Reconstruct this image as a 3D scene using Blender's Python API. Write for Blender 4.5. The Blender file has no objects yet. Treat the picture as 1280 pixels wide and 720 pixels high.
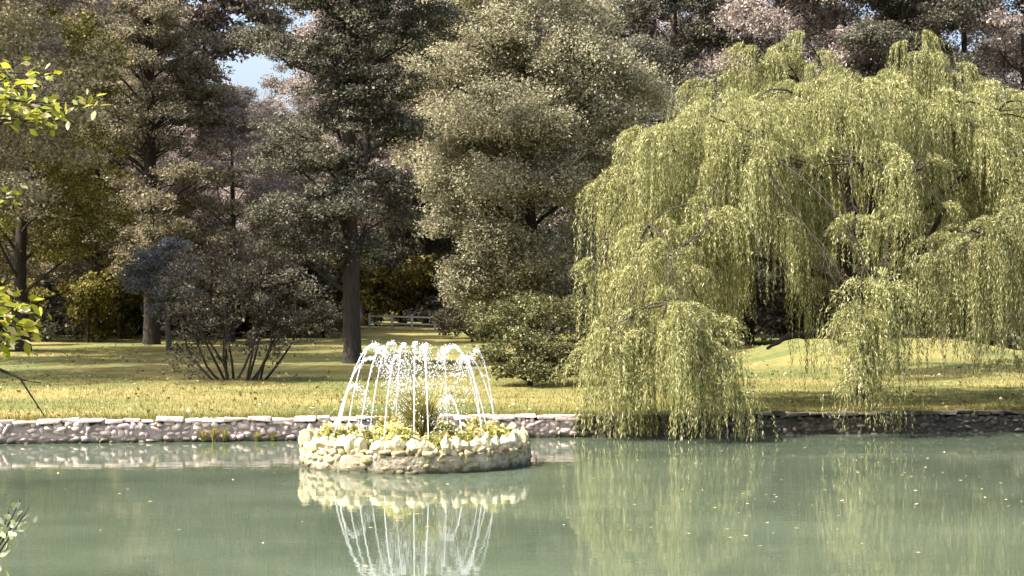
import bpy, bmesh, math
import numpy as np
from mathutils import Vector, Matrix, noise as mnoise

S = bpy.context.scene
COL = S.collection
PI = math.pi
R = math.radians

# ------------------------------------------------------------------ camera, sky, sun, exposure
CAM_Z = 2.2
F = 1900.0                                   # focal length in pixels of the 1280 wide photograph
HZ = 400.0                                   # horizon row
cam_d = bpy.data.cameras.new('camera'); cam = bpy.data.objects.new('camera', cam_d); COL.objects.link(cam)
cam_d.sensor_width = 36.0; cam_d.lens = F / 1280 * 36
cam_d.clip_start = 0.1; cam_d.clip_end = 2000
cam.location = (0, 0, CAM_Z)
cam.rotation_euler = (PI/2 + math.atan((HZ-360)/F), 0, 0)
S.camera = cam

SUN_AZ = math.atan2(-0.95, -0.28)            # direction towards the sun, measured from +Y
SUN_EL = R(53)
W = bpy.data.worlds.new('World'); S.world = W; W.use_nodes = True
nt = W.node_tree; nt.nodes.clear()
sky = nt.nodes.new('ShaderNodeTexSky'); sky.sky_type = 'NISHITA'; sky.sun_disc = False
sky.sun_elevation = SUN_EL; sky.sun_rotation = SUN_AZ; sky.air_density = 1.0; sky.dust_density = 7.0; sky.ozone_density = 1.0
bg = nt.nodes.new('ShaderNodeBackground'); bg.inputs['Strength'].default_value = 0.15
wo = nt.nodes.new('ShaderNodeOutputWorld')
nt.links.new(sky.outputs[0], bg.inputs[0]); nt.links.new(bg.outputs[0], wo.inputs[0])
sd = bpy.data.lights.new('sun', 'SUN'); sd.energy = 4.8; sd.angle = R(0.5); sd.color = (1.0, 0.95, 0.86)
so = bpy.data.objects.new('sun', sd); COL.objects.link(so)
d = Vector((math.sin(SUN_AZ)*math.cos(SUN_EL), math.cos(SUN_AZ)*math.cos(SUN_EL), math.sin(SUN_EL)))
so.rotation_euler = d.to_track_quat('Z', 'Y').to_euler(); so.location = d*50
S.view_settings.view_transform = 'Standard'; S.view_settings.look = 'None'
S.view_settings.gamma = 1; S.view_settings.use_curve_mapping = False
S.view_settings.exposure = 1.48
S.cycles.max_bounces = 8; S.cycles.diffuse_bounces = 5; S.cycles.transparent_max_bounces = 6
S.cycles.caustics_reflective = False; S.cycles.caustics_refractive = False

# ------------------------------------------------------------------ geometry of the place
def bank(x): return 28.7 + 0.155*x           # line of the far pond edge
def px_x(px, D): return (px-640)/F*D
def py_z(py, D): return CAM_Z - (py-HZ)/F*D
KERB = 0.43
def ground(x, y):
    v = y - bank(x)
    z = np.interp(v, [0, 5, 21, 40, 66, 90, 150, 400], [.41, .50, .75, 1.08, 1.6, 2.1, 4.0, 14.0])
    z += .85*math.exp(-((x-10.2)/2.6)**2-((y-51)/5)**2) + .8*math.exp(-((x-14.4)/3.0)**2-((y-50)/5)**2)
    n = mnoise.noise(Vector((x*.13, y*.13, 0)))*.10 + mnoise.noise(Vector((x*.5, y*.5, 3)))*.03
    return float(z + n*min(1, max(0, v-1)/8))

# ------------------------------------------------------------------ materials
def mat(name):
    m = bpy.data.materials.new(name); m.use_nodes = True
    t = m.node_tree; t.nodes.clear()
    return m, t, (lambda k: t.nodes.new('ShaderNode'+k)), t.links.new
def ramp(n, stops):
    r = n.color_ramp
    while len(r.elements) < len(stops): r.elements.new(.5)
    for e, (p, c) in zip(r.elements, stops):
        e.position = p; e.color = (*c, 1)
def leaf_mat(name, stops, trans=.35, rough=.55, objvar=.12, spec=.15):
    m, t, N, L = mat(name)
    geo = N('NewGeometry'); cr = N('ValToRGB'); ramp(cr, stops); L(geo.outputs['Random Per Island'], cr.inputs[0])
    oi = N('ObjectInfo'); mr = N('MapRange'); mr.inputs[3].default_value = 1-objvar*1.6; mr.inputs[4].default_value = 1+objvar*1.6
    L(oi.outputs['Random'], mr.inputs[0])
    hs = N('HueSaturation'); L(cr.outputs[0], hs.inputs['Color']); L(mr.outputs[0], hs.inputs['Value'])
    p = N('BsdfPrincipled'); p.inputs['Roughness'].default_value = rough; p.inputs['Specular IOR Level'].default_value = spec
    L(hs.outputs[0], p.inputs['Base Color'])
    tr = N('BsdfTranslucent'); L(hs.outputs[0], tr.inputs[0])
    mx = N('MixShader'); mx.inputs[0].default_value = trans; L(p.outputs[0], mx.inputs[1]); L(tr.outputs[0], mx.inputs[2])
    o = N('OutputMaterial'); L(mx.outputs[0], o.inputs[0])
    return m
def noise_mat(name, stops, scale=4, detail=6, rough=.9, bump=.3, bscale=None, stretch=(1,1,1), island=None, spec=.3, wet=False):
    m, t, N, L = mat(name)
    tc = N('TexCoord'); mp = N('Mapping'); mp.inputs['Scale'].default_value = stretch; L(tc.outputs['Object'], mp.inputs[0])
    nz = N('TexNoise'); nz.inputs['Scale'].default_value = scale; nz.inputs['Detail'].default_value = detail; nz.inputs['Roughness'].default_value = .65
    L(mp.outputs[0], nz.inputs['Vector'])
    cr = N('ValToRGB'); ramp(cr, stops); L(nz.outputs[0], cr.inputs[0])
    col = cr.outputs[0]
    if island:
        geo = N('NewGeometry'); c2 = N('ValToRGB'); ramp(c2, island); L(geo.outputs['Random Per Island'], c2.inputs[0])
        mx = N('Mix'); mx.data_type = 'RGBA'; mx.blend_type = 'MULTIPLY'; mx.inputs[0].default_value = 1
        L(col, mx.inputs[6]); L(c2.outputs[0], mx.inputs[7]); col = mx.outputs[2]
    p = N('BsdfPrincipled'); p.inputs['Roughness'].default_value = rough; p.inputs['Specular IOR Level'].default_value = spec
    if wet:
        sx = N('SeparateXYZ'); L(tc.outputs['Object'], sx.inputs[0])
        nw = N('TexNoise'); nw.inputs['Scale'].default_value = 5; L(tc.outputs['Object'], nw.inputs['Vector'])
        ma = N('Math'); ma.operation = 'MULTIPLY_ADD'; ma.inputs[1].default_value = -.16; L(nw.outputs[0], ma.inputs[0]); L(sx.outputs[2], ma.inputs[2])
        mr = N('MapRange'); mr.inputs[1].default_value = -.06; mr.inputs[2].default_value = .03; L(ma.outputs[0], mr.inputs[0])
        mw = N('Mix'); mw.data_type = 'RGBA'; L(mr.outputs[0], mw.inputs[0]); mw.inputs[6].default_value = (.055,.055,.03,1); L(col, mw.inputs[7]); col = mw.outputs[2]
    L(col, p.inputs['Base Color'])
    if bump:
        b = N('Bump'); b.inputs['Strength'].default_value = bump; b.inputs['Distance'].default_value = .03
        n2 = N('TexNoise'); n2.inputs['Scale'].default_value = bscale or scale*4; n2.inputs['Detail'].default_value = 4; L(mp.outputs[0], n2.inputs['Vector'])
        L(n2.outputs[0], b.inputs['Height']); L(b.outputs[0], p.inputs['Normal'])
    o = N('OutputMaterial'); L(p.outputs[0], o.inputs[0])
    return m

M = {}
M['bark'] = noise_mat('dark_bark', [(.3, (.020,.016,.013)), (.7, (.062,.05,.04))], 5, stretch=(3,3,.5), bump=.8)
M['bark_grey'] = noise_mat('grey_bark', [(.3, (.045,.042,.04)), (.7, (.13,.12,.11))], 5, stretch=(3,3,.5), bump=.8)
M['olive'] = leaf_mat('olive_leaf', [(0,(.09,.082,.05)), (.5,(.235,.205,.13)), (.85,(.38,.335,.22)), (1,(.56,.49,.34))], trans=.4)
M['shrub'] = leaf_mat('mixed_shrub_leaf', [(0,(.032,.04,.016)), (.6,(.09,.095,.038)), (.88,(.19,.19,.075)), (1,(.5,.44,.26))])
M['purple'] = leaf_mat('purple_grey_leaf', [(0,(.04,.036,.026)), (.6,(.10,.092,.068)), (.9,(.20,.185,.14)), (1,(.36,.32,.24))])
M['dark'] = leaf_mat('dark_leaf', [(0,(.04,.044,.03)), (.6,(.115,.112,.08)), (.9,(.25,.235,.175)), (1,(.42,.385,.30))], trans=.4)
M['pale'] = leaf_mat('pale_leaf', [(0,(.13,.125,.075)), (.5,(.34,.32,.205)), (.85,(.54,.50,.34)), (1,(.70,.65,.48))], trans=.42)
M['brown'] = leaf_mat('brown_leaf', [(0,(.11,.092,.084)), (.5,(.27,.225,.20)), (.85,(.42,.36,.32)), (1,(.64,.56,.5))], trans=.4)
M['gold'] = leaf_mat('golden_leaf', [(0,(.055,.055,.016)), (.5,(.14,.125,.033)), (.85,(.27,.235,.06)), (1,(.44,.38,.13))], trans=.42)
M['bluegrey'] = leaf_mat('blue_grey_leaf', [(0,(.12,.125,.14)), (1,(.36,.37,.40))])
M['willow'] = leaf_mat('willow_leaf', [(0,(.085,.09,.032)), (.45,(.215,.222,.075)), (.85,(.42,.405,.19)), (1,(.70,.65,.44))], trans=.4)
M['near'] = leaf_mat('bright_leaf', [(0,(.16,.20,.02)), (.5,(.32,.33,.03)), (.8,(.42,.38,.05)), (1,(.7,.62,.45))], trans=.45, rough=.4)
M['pale_plant'] = leaf_mat('pale_plant_leaf', [(0,(.2,.25,.12)), (.6,(.38,.42,.26)), (1,(.6,.6,.45))], trans=.3, rough=.4)
M['yellow_plant'] = leaf_mat('yellow_plant_leaf', [(0,(.15,.17,.04)), (.5,(.32,.32,.10)), (1,(.6,.52,.22))], trans=.4)
M['tuft'] = leaf_mat('reed_leaf', [(0,(.12,.14,.03)), (.6,(.30,.29,.08)), (1,(.55,.42,.16))], trans=.35)
M['petal'] = leaf_mat('yellow_petal', [(0,(.45,.38,.10)), (.6,(.62,.55,.24)), (1,(.8,.76,.6))], trans=.3)
M['blade'] = leaf_mat('grass_blade', [(0,(.07,.09,.02)), (.5,(.145,.135,.034)), (1,(.25,.21,.075))], trans=.4)
M['litter_brown'] = leaf_mat('brown_fallen_leaf', [(0,(.10,.06,.025)), (.6,(.26,.17,.07)), (1,(.55,.45,.28))], trans=.1)
M['litter'] = leaf_mat('fallen_leaf', [(0,(.35,.27,.1)), (.6,(.6,.52,.3)), (1,(.75,.7,.5))], trans=.1)

# lawn
m, t, N, L = mat('lawn_ground'); M['lawn'] = m
tc = N('TexCoord')
def nz(scale, det, st=(1,1,1), rgh=.6):
    mp = N('Mapping'); mp.inputs['Scale'].default_value = st; L(tc.outputs['Object'], mp.inputs[0])
    n = N('TexNoise'); n.inputs['Scale'].default_value = scale; n.inputs['Detail'].default_value = det; n.inputs['Roughness'].default_value = rgh; L(mp.outputs[0], n.inputs['Vector']); return n.outputs[0]
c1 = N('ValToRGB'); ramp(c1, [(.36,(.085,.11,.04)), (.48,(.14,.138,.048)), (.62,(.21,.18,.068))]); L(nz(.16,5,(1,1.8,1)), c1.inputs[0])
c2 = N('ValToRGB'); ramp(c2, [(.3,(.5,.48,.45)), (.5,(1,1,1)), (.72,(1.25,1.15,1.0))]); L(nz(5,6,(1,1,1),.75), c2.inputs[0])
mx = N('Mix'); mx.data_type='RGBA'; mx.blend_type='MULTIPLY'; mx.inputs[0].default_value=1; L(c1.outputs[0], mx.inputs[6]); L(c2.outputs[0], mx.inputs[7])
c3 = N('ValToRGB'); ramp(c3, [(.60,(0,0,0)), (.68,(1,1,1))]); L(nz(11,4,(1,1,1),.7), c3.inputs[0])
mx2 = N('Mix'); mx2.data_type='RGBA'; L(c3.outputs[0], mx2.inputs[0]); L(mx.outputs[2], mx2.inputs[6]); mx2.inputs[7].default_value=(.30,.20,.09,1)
p = N('BsdfPrincipled'); p.inputs['Roughness'].default_value=.95; p.inputs['Specular IOR Level'].default_value=.1; L(mx2.outputs[2], p.inputs['Base Color'])
b = N('Bump'); b.inputs['Strength'].default_value=.7; b.inputs['Distance'].default_value=.06; L(nz(14,5), b.inputs['Height']); L(b.outputs[0], p.inputs['Normal'])
o = N('OutputMaterial'); L(p.outputs[0], o.inputs[0])

# water
m, t, N, L = mat('pond_water'); M['water'] = m
tc = N('TexCoord')
cr = N('ValToRGB'); ramp(cr, [(.32,(.048,.064,.041)), (.68,(.085,.108,.073))]); L(nz(.22,6,(1,1.6,1),.68), cr.inputs[0])
p = N('BsdfPrincipled'); p.inputs['Roughness'].default_value=.025; p.inputs['IOR'].default_value=1.33; L(cr.outputs[0], p.inputs['Base Color'])
b = N('Bump'); b.inputs['Strength'].default_value=.06; b.inputs['Distance'].default_value=.02
ad = N('Math'); ad.operation='ADD'; L(nz(2.2,3,(.6,1.3,1)), ad.inputs[0])
ml = N('Math'); ml.operation='MULTIPLY'; ml.inputs[1].default_value=.15; L(nz(9,2,(.6,1.2,1)), ml.inputs[0]); L(ml.outputs[0], ad.inputs[1])
vd = N('VectorMath'); vd.operation='DISTANCE'; L(tc.outputs['Object'], vd.inputs[0]); vd.inputs[1].default_value=(-1.485,23.5,0)
mrr = N('MapRange'); mrr.inputs[1].default_value=1.7; mrr.inputs[2].default_value=6.5; mrr.inputs[3].default_value=2.6; mrr.inputs[4].default_value=1.0; L(vd.outputs['Value'], mrr.inputs[0])
mlr = N('Math'); mlr.operation='MULTIPLY'; L(ad.outputs[0], mlr.inputs[0]); L(mrr.outputs[0], mlr.inputs[1])
sn = N('Math'); sn.operation='MULTIPLY'; sn.inputs[1].default_value=15.0; L(vd.outputs['Value'], sn.inputs[0])
wob = N('Math'); wob.operation='MULTIPLY_ADD'; wob.inputs[1].default_value=5.0; L(nz(1.1,2), wob.inputs[0]); L(sn.outputs[0], wob.inputs[2])
si = N('Math'); si.operation='SINE'; L(wob.outputs[0], si.inputs[0])
fa = N('MapRange'); fa.inputs[1].default_value=1.7; fa.inputs[2].default_value=4.6; fa.inputs[3].default_value=.16; fa.inputs[4].default_value=0; L(vd.outputs['Value'], fa.inputs[0])
ms = N('Math'); ms.operation='MULTIPLY_ADD'; L(si.outputs[0], ms.inputs[0]); L(fa.outputs[0], ms.inputs[1]); L(mlr.outputs[0], ms.inputs[2])
L(ms.outputs[0], b.inputs['Height']); L(b.outputs[0], p.inputs['Normal'])
o = N('OutputMaterial'); L(p.outputs[0], o.inputs[0])

M['bed'] = noise_mat('pond_mud', [(.3,(.05,.05,.03)), (.7,(.1,.09,.06))], 1)
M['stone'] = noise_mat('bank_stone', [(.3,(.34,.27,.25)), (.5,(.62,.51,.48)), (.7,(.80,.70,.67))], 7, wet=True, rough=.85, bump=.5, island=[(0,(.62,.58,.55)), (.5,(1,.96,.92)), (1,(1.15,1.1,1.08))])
M['shade_stone'] = noise_mat('shade_dark_stone', [(.3,(.045,.043,.035)), (.5,(.10,.09,.075)), (.7,(.17,.15,.13))], 5, rough=.85, bump=.5, island=[(0,(.6,.6,.55)), (1,(1.1,1.05,1.0))])  # wall stone with the willow's shade painted into its colour
M['shade_mortar'] = noise_mat('shade_dark_mortar', [(.3,(.03,.028,.022)), (.7,(.08,.07,.055))], 6)  # mortar darkened likewise, to stand in for shade under the willow
M['mortar'] = noise_mat('wall_mortar', [(.3,(.22,.18,.16)), (.7,(.42,.35,.32))], 6, wet=True)
M['rim'] = noise_mat('rim_rock', [(.3,(.30,.26,.13)), (.5,(.46,.41,.25)), (.7,(.66,.61,.45))], 6, rough=.8, bump=.5)
M['block'] = noise_mat('planter_stone', [(.28,(.13,.12,.06)), (.45,(.34,.29,.19)), (.7,(.58,.51,.40))], 6, wet=True, rough=.85, bump=.5, island=[(0,(.5,.52,.36)), (.35,(.8,.8,.62)), (.6,(1.0,.9,.82)), (1,(1.15,1.08,1.0))])
M['basin'] = noise_mat('basin_cement', [(.3,(.15,.13,.075)), (.5,(.32,.28,.20)), (.7,(.52,.46,.36))], 7, wet=True, rough=.85, bump=.5)
M['soil'] = noise_mat('soil', [(.3,(.05,.04,.025)), (.7,(.12,.10,.05))], 8)
M['fence'] = noise_mat('weathered_wood', [(.3,(.30,.28,.26)), (.7,(.52,.49,.45))], 5, stretch=(1,1,1))
m, t, N, L = mat('jet_water'); M['jet'] = m
p = N('BsdfPrincipled'); p.inputs['Base Color'].default_value=(.9,.92,.95,1); p.inputs['Roughness'].default_value=.25; p.inputs['IOR'].default_value=1.33
tr = N('BsdfTranslucent'); tr.inputs[0].default_value=(.92,.94,.96,1)
mx = N('MixShader'); mx.inputs[0].default_value=.35; L(p.outputs[0], mx.inputs[1]); L(tr.outputs[0], mx.inputs[2])
o = N('OutputMaterial'); L(mx.outputs[0], o.inputs[0])
m, t, N, L = mat('brass'); M['brass'] = m
p = N('BsdfPrincipled'); p.inputs['Base Color'].default_value=(.35,.27,.13,1); p.inputs['Metallic'].default_value=1; p.inputs['Roughness'].default_value=.45
o = N('OutputMaterial'); L(p.outputs[0], o.inputs[0])

# ------------------------------------------------------------------ helpers
def mesh_np(name, V, faces, m, k=None, smooth=False):
    """V (n,3); faces: (f,k) int array"""
    V = np.asarray(V, np.float32); faces = np.asarray(faces, np.int32); k = faces.shape[1]
    me = bpy.data.meshes.new(name)
    me.vertices.add(len(V)); me.vertices.foreach_set('co', V.ravel())
    me.loops.add(faces.size); me.loops.foreach_set('vertex_index', faces.ravel())
    me.polygons.add(len(faces)); me.polygons.foreach_set('loop_start', np.arange(0, faces.size, k, dtype=np.int32))
    me.polygons.foreach_set('loop_total', np.full(len(faces), k, np.int32))
    if smooth: me.polygons.foreach_set('use_smooth', np.ones(len(faces), bool))
    me.update(calc_edges=True)
    me.materials.append(m)
    return me
def obj(name, me, parent=None, loc=(0,0,0), rz=0):
    o = bpy.data.objects.new(name, me); COL.objects.link(o); o.location = loc; o.rotation_euler = (0,0,rz)
    if parent: o.parent = parent
    return o
def tag(o, label, cat, group=None, kind=None):
    o['label'] = label; o['category'] = cat
    if group: o['group'] = group
    if kind: o['kind'] = kind
    return o
def struct(o, kind='structure'): o['kind'] = kind; return o
def thing(name, label, cat, loc=(0,0,0), group=None, rz=0):
    return tag(obj(name, None, None, loc, rz), label, cat, group)
def copy_tree(o, parent=None):
    c = o.copy(); COL.objects.link(c)
    if parent: c.parent = parent
    for ch in list(o.children): copy_tree(ch, c)
    return c

class Wood:
    """collects tapered tubes into one mesh"""
    def __init__(s): s.V = []; s.Fc = []; s.n = 0
    def tube(s, pts, rad, sides=7):
        pts = np.asarray(pts, float); n = len(pts)
        rad = np.interp(np.linspace(0,1,n), np.linspace(0,1,len(rad)), rad)
        T = np.gradient(pts, axis=0); T /= np.linalg.norm(T, axis=1)[:,None]+1e-9
        ref = np.array([1.,0,0]) if abs(T[0,0]) < .8 else np.array([0,1.,0])
        A = np.cross(T, ref); A /= np.linalg.norm(A, axis=1)[:,None]+1e-9
        B = np.cross(T, A)
        an = np.linspace(0, 2*PI, sides, endpoint=False)
        ring = pts[:,None,:] + rad[:,None,None]*(np.cos(an)[None,:,None]*A[:,None,:] + np.sin(an)[None,:,None]*B[:,None,:])
        s.V.append(ring.reshape(-1,3))
        i = np.arange(n-1)[:,None]*sides; j = np.arange(sides)[None,:]; j2 = (j+1) % sides
        q = np.stack([i+j, i+j2, i+sides+j2, i+sides+j], -1).reshape(-1,4)
        s.Fc.append(q + s.n); s.n += n*sides
        return s
    def mesh(s, name, m): return mesh_np(name, np.vstack(s.V), np.vstack(s.Fc), m, smooth=True)
def bend(p0, p1, rng, n=7, sag=0., wob=.06):
    p0 = np.array(p0, float); p1 = np.array(p1, float); L_ = np.linalg.norm(p1-p0)
    t = np.linspace(0,1,n)[:,None]
    w = rng.normal(0, wob*L_, 3)[None,:]*np.sin(PI*t) + rng.normal(0, wob*L_*.5, 3)[None,:]*np.sin(2*PI*t)
    p = p0 + (p1-p0)*t + w; p[:,2] += sag*L_*np.sin(PI*t[:,0])
    return p
def nrm(a): return a/(np.linalg.norm(a, axis=-1, keepdims=True)+1e-9)
def leaf_quads(P, U, Wd, ln, wd):
    """diamond leaves: P centres, U length direction, Wd width direction"""
    ln = np.broadcast_to(ln, len(P))[:,None]; wd = np.broadcast_to(wd, len(P))[:,None]
    V = np.stack([P-U*ln/2, P+Wd*wd/2-U*ln*.08, P+U*ln/2, P-Wd*wd/2-U*ln*.08], 1).reshape(-1,3)
    return V, np.arange(len(P)*4, dtype=np.int32).reshape(-1,4)
def rand_leaves(P, rng, size, aspect=.6, up=.6, droop=0.):
    n = len(P)
    nr = nrm(rng.normal(0,1,(n,3)) + np.array([0,0,up]))
    U = rng.normal(0,1,(n,3)) + np.array([0,0,-droop]); U = nrm(U - nr*(U*nr).sum(1)[:,None])
    ln = size*rng.uniform(.6,1.35,n)
    return leaf_quads(P, U, np.cross(nr, U), ln, ln*aspect)
def crown_pts(lobes, rng, n_leaf, per=55, cr=.45, flat=.55, low=-.45, inner=.35):
    """leaf points gathered in clumps over the lobes of a crown"""
    lobes = np.asarray(lobes, float); nc = max(1, n_leaf//per)
    a = (lobes[:,3]*lobes[:,4] + lobes[:,3]*lobes[:,5])
    li = rng.choice(len(lobes), nc, p=a/a.sum()); Lb = lobes[li]
    dr = nrm(rng.normal(0,1,(nc,3))); bad = (dr[:,2] < low); dr[bad,2] *= -1
    rr = np.where(rng.random(nc) < inner, rng.uniform(.2,.8,nc), rng.uniform(.8,1.08,nc))
    C_ = Lb[:,:3] + dr*Lb[:,3:6]*rr[:,None]
    sc = cr*rng.uniform(.55,1.5,nc)
    k = rng.integers(int(per*.5), int(per*1.5), nc)
    idx = np.repeat(np.arange(nc), k)
    g = nrm(rng.normal(0,1,(len(idx),3)))*(rng.random(len(idx))**.45)[:,None]
    return C_[idx] + g*sc[idx][:,None]*np.array([1,1,flat]), C_

def dome_lobes(rng, H, Rr, zb, n, rl=(.28,.42), top=.9):
    """random lobes over an egg-shaped envelope"""
    out = []
    for i in range(n):
        u = (i+.5)/n; z = zb + (H-zb)*(.08 + .9*u)
        env = math.sin(PI*min(1,(.18+.80*u)))**.8
        a = i*2.399 + rng.uniform(-.5,.5); r_ = Rr*env*rng.uniform(.45,.85)
        rl_ = Rr*rng.uniform(*rl)
        out.append((r_*math.cos(a), r_*math.sin(a), z, rl_*1.1, rl_*1.1, rl_*.8))
    return out
def tree(name, label, cat, loc, lobes, trunk, leaf, bark, rng, n_leaf, size, group=None, per=55, cr=.45, flat=.55,
         aspect=.6, up=.7, droop=0., limb_r=.3, low=-.45, inner=.35, twigs=3, rz=0):
    """trunk = list of (x,y,z,r) along the stem"""
    r_ = thing(name, label, cat, loc, group, rz)
    w = Wood(); tp = np.array([q[:3] for q in trunk], float); tr = [q[3] for q in trunk]
    ts = np.linspace(0,1,len(tp)); tt = np.linspace(0,1,14)
    path = np.stack([np.interp(tt, ts, tp[:,k]) for k in range(3)], 1)
    path[2:-1,:2] += rng.normal(0, tr[0]*.10, (11,2))
    rad = np.interp(tt, ts, tr); rad[0] *= 1.2
    w.tube(path, rad, 10)
    zt = path[-1,2]
    for lb in lobes:
        hz = np.hypot(lb[0], lb[1])
        z0 = min(zt*.98, max(path[2,2], lb[2] - hz*.7 - .2*lb[5]))
        p0 = [np.interp(z0, path[:,2], path[:,k]) for k in range(3)]; r0 = np.interp(z0, path[:,2], rad)*limb_r
        r0 = max(r0, .03)
        q = bend(p0, lb[:3], rng, 7, .05); w.tube(q, [r0, r0*.3], 5)
        for _ in range(twigs):
            e = np.array(lb[:3]) + nrm(rng.normal(0,1,3)+[0,0,.3])*np.array(lb[3:6])*.9
            w.tube(bend(q[rng.integers(3,7)], e, rng, 4), [r0*.35, .008], 4)
    obj('trunk', w.mesh('trunk', bark), r_)
    P, _ = crown_pts(lobes, rng, n_leaf, per, cr, flat, low, inner)
    V, Fq = rand_leaves(P, rng, size, aspect, up, droop)
    obj('crown', mesh_np('crown', V, Fq, leaf), r_)
    return r_
def at_ground(px, D, dz=-.05):
    x = px_x(px, D); return (x, D, ground(x, D)+dz)
def lobes_px(base, px0, items):
    """(px, py, D, rx, rz[, ry]) -> local lobes"""
    out = []
    for it in items:
        px, py, D, rx, rz_ = it[:5]; ry = it[5] if len(it) > 5 else rx
        out.append((px_x(px, D)-base[0], D-base[1], py_z(py, D)-base[2], rx, ry, rz_))
    return out

# ------------------------------------------------------------------ ground, bed, water
us = np.concatenate([np.linspace(-420,-60,9), np.linspace(-50,-22,8), np.linspace(-20,20,61), np.linspace(22,50,8), np.linspace(60,420,9)])
vs = [-160,-60,-26,-20.5,-19.6,-19.0,-18.2,-12,-6,-.33,-.30,-.06,-.04,.0] + list(np.linspace(.6,14,24)) + list(np.linspace(15,70,40)) + [76,85,95,110,130,160,220,300,420]
V = []
for v in vs:
    for u in us:
        y = bank(u)+v
        if abs(u) >= 46: z = ground(u, max(y, bank(u))) if v > 0 else .42
        elif v <= -19.6: z = .42 + mnoise.noise(Vector((u*.3, v*.3, 0)))*.05
        elif v <= -19.0: z = .1
        elif v <= -.30: z = -1.0
        elif v <= 0: z = .36
        else: z = ground(u, y)
        V.append((u, y, z))
nu = len(us); i = np.arange(len(vs)-1)[:,None]*nu; j = np.arange(nu-1)[None,:]
Fq = np.stack([i+j, i+j+1, i+nu+j+1, i+nu+j], -1).reshape(-1,4)
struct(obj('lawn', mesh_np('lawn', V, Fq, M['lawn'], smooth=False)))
V = [(-46.5, bank(-46.5)-19.3, 0), (46.5, bank(46.5)-19.3, 0), (46.5, bank(46.5)-.2, 0), (-46.5, bank(-46.5)-.2, 0)]
struct(obj('water', mesh_np('water', V, [[0,1,2,3]], M['water'])))

# ------------------------------------------------------------------ stone blocks
def blocks_mesh(name, boxes, m, bev=.02, jit=.012, seed=0):
    """boxes: (cx,cy,cz, hx,hy,hz, rot z)"""
    rng = np.random.default_rng(seed); bm = bmesh.new()
    for (cx,cy,cz,hx,hy,hz,rz) in boxes:
        vv = []; c, s = math.cos(rz), math.sin(rz)
        for sx in (-1,1):
            for sy in (-1,1):
                for sz in (-1,1):
                    a, b_, z = sx*hx+rng.normal(0,jit), sy*hy+rng.normal(0,jit), sz*hz+rng.normal(0,jit)
                    vv.append(bm.verts.new((cx+a*c-b_*s, cy+a*s+b_*c, cz+z)))
        for f in ((0,1,3,2),(4,6,7,5),(0,4,5,1),(2,3,7,6),(0,2,6,4),(1,5,7,3)): bm.faces.new([vv[q] for q in f])
    bmesh.ops.recalc_face_normals(bm, faces=bm.faces)
    bmesh.ops.bevel(bm, geom=list(bm.edges), offset=bev, segments=2, affect='EDGES', profile=.6)
    me = bpy.data.meshes.new(name); bm.to_mesh(me); bm.free(); me.materials.append(m)
    return me
def rubble_mesh(name, cells, m, seed):
    """rough field stones: cells (x,y,z, half along, half deep, half high, rot z)"""
    rng = np.random.default_rng(seed); bm = bmesh.new(); bmesh.ops.create_icosphere(bm, subdivisions=2, radius=1)
    base = np.array([v.co[:] for v in bm.verts]); fc = np.array([[v.index for v in f.verts] for f in bm.faces]); bm.free()
    VV = []; FF = []
    for k, (x,y,z,a,b_,c,rz) in enumerate(cells):
        p = np.sign(base)*np.abs(base)**.62
        for _ in range(5):
            n_ = nrm(rng.normal(0,1,3)); dd = rng.uniform(.62,.95); kk = np.maximum(0, p@n_-dd); p = p-kk[:,None]*n_
        p = p*(1+rng.normal(0,.05,(len(p),1)))*[a,b_,c]; t_ = rng.normal(0,.22); ct, st_ = math.cos(t_), math.sin(t_)
        p = np.stack([p[:,0]*ct-p[:,2]*st_, p[:,1], p[:,0]*st_+p[:,2]*ct],1)
        cz, sz = math.cos(rz), math.sin(rz); p = np.stack([p[:,0]*cz-p[:,1]*sz, p[:,0]*sz+p[:,1]*cz, p[:,2]],1)+[x,y,z]
        VV.append(p); FF.append(fc+k*len(base))
    return mesh_np(name, np.vstack(VV), np.vstack(FF), m)
rng = np.random.default_rng(5)
ang = math.atan(.155)
wall_boxes = []; cope = []
for zc in (-.10, -.01, .075, .16, .245, .315):
    s = -15.5
    while s < 16:
        l = rng.uniform(.06,.22); cx = s+l/2; hz_ = rng.uniform(.035,.075)
        wall_boxes.append((cx, bank(cx)-.26+rng.normal(0,.018), zc+rng.normal(0,.02), l*.56, .09, hz_, ang)); s += l
s = -46.
while s < 46:
    l = rng.uniform(.18,.5) if abs(s) < 15.5 else 3.
    cx = s+l/2; cope.append((cx, bank(cx)-.17+rng.normal(0,.012), .392+rng.normal(0,.010), l/2-.006, .20+rng.normal(0,.015), .032+rng.normal(0,.006), ang+rng.normal(0,.03))); s += l
wl = thing('pond_wall', 'low stone retaining wall along the far edge of the pond, pale at the left and dark under the willow', 'wall', (0, bank(0), 0))
off = (0, -bank(0), 0)
XS = 1.2                                                            # east of here the willow's shade is put into the wall colour
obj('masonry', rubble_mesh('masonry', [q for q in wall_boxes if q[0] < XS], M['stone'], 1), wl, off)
o = obj('masonry', rubble_mesh('masonry', [q for q in wall_boxes if q[0] >= XS], M['shade_stone'], 4), wl, off); o['label'] = 'masonry coloured dark for the willow shade'
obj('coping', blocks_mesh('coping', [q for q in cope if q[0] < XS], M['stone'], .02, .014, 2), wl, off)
o = obj('coping', blocks_mesh('coping', [q for q in cope if q[0] >= XS], M['shade_stone'], .02, .016, 5), wl, off); o['label'] = 'coping coloured dark for the willow shade'
core = [(-31.2,bank(-31.2)-.2,-.35,15.6,.1,.66,ang),(-7.15,bank(-7.15)-.225,-.35,8.35,.092,.66,ang)]
core2 = [(8.35,bank(8.35)-.225,-.35,7.1,.092,.66,ang),(31.2,bank(31.2)-.2,-.35,15.6,.1,.66,ang)]
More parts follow.
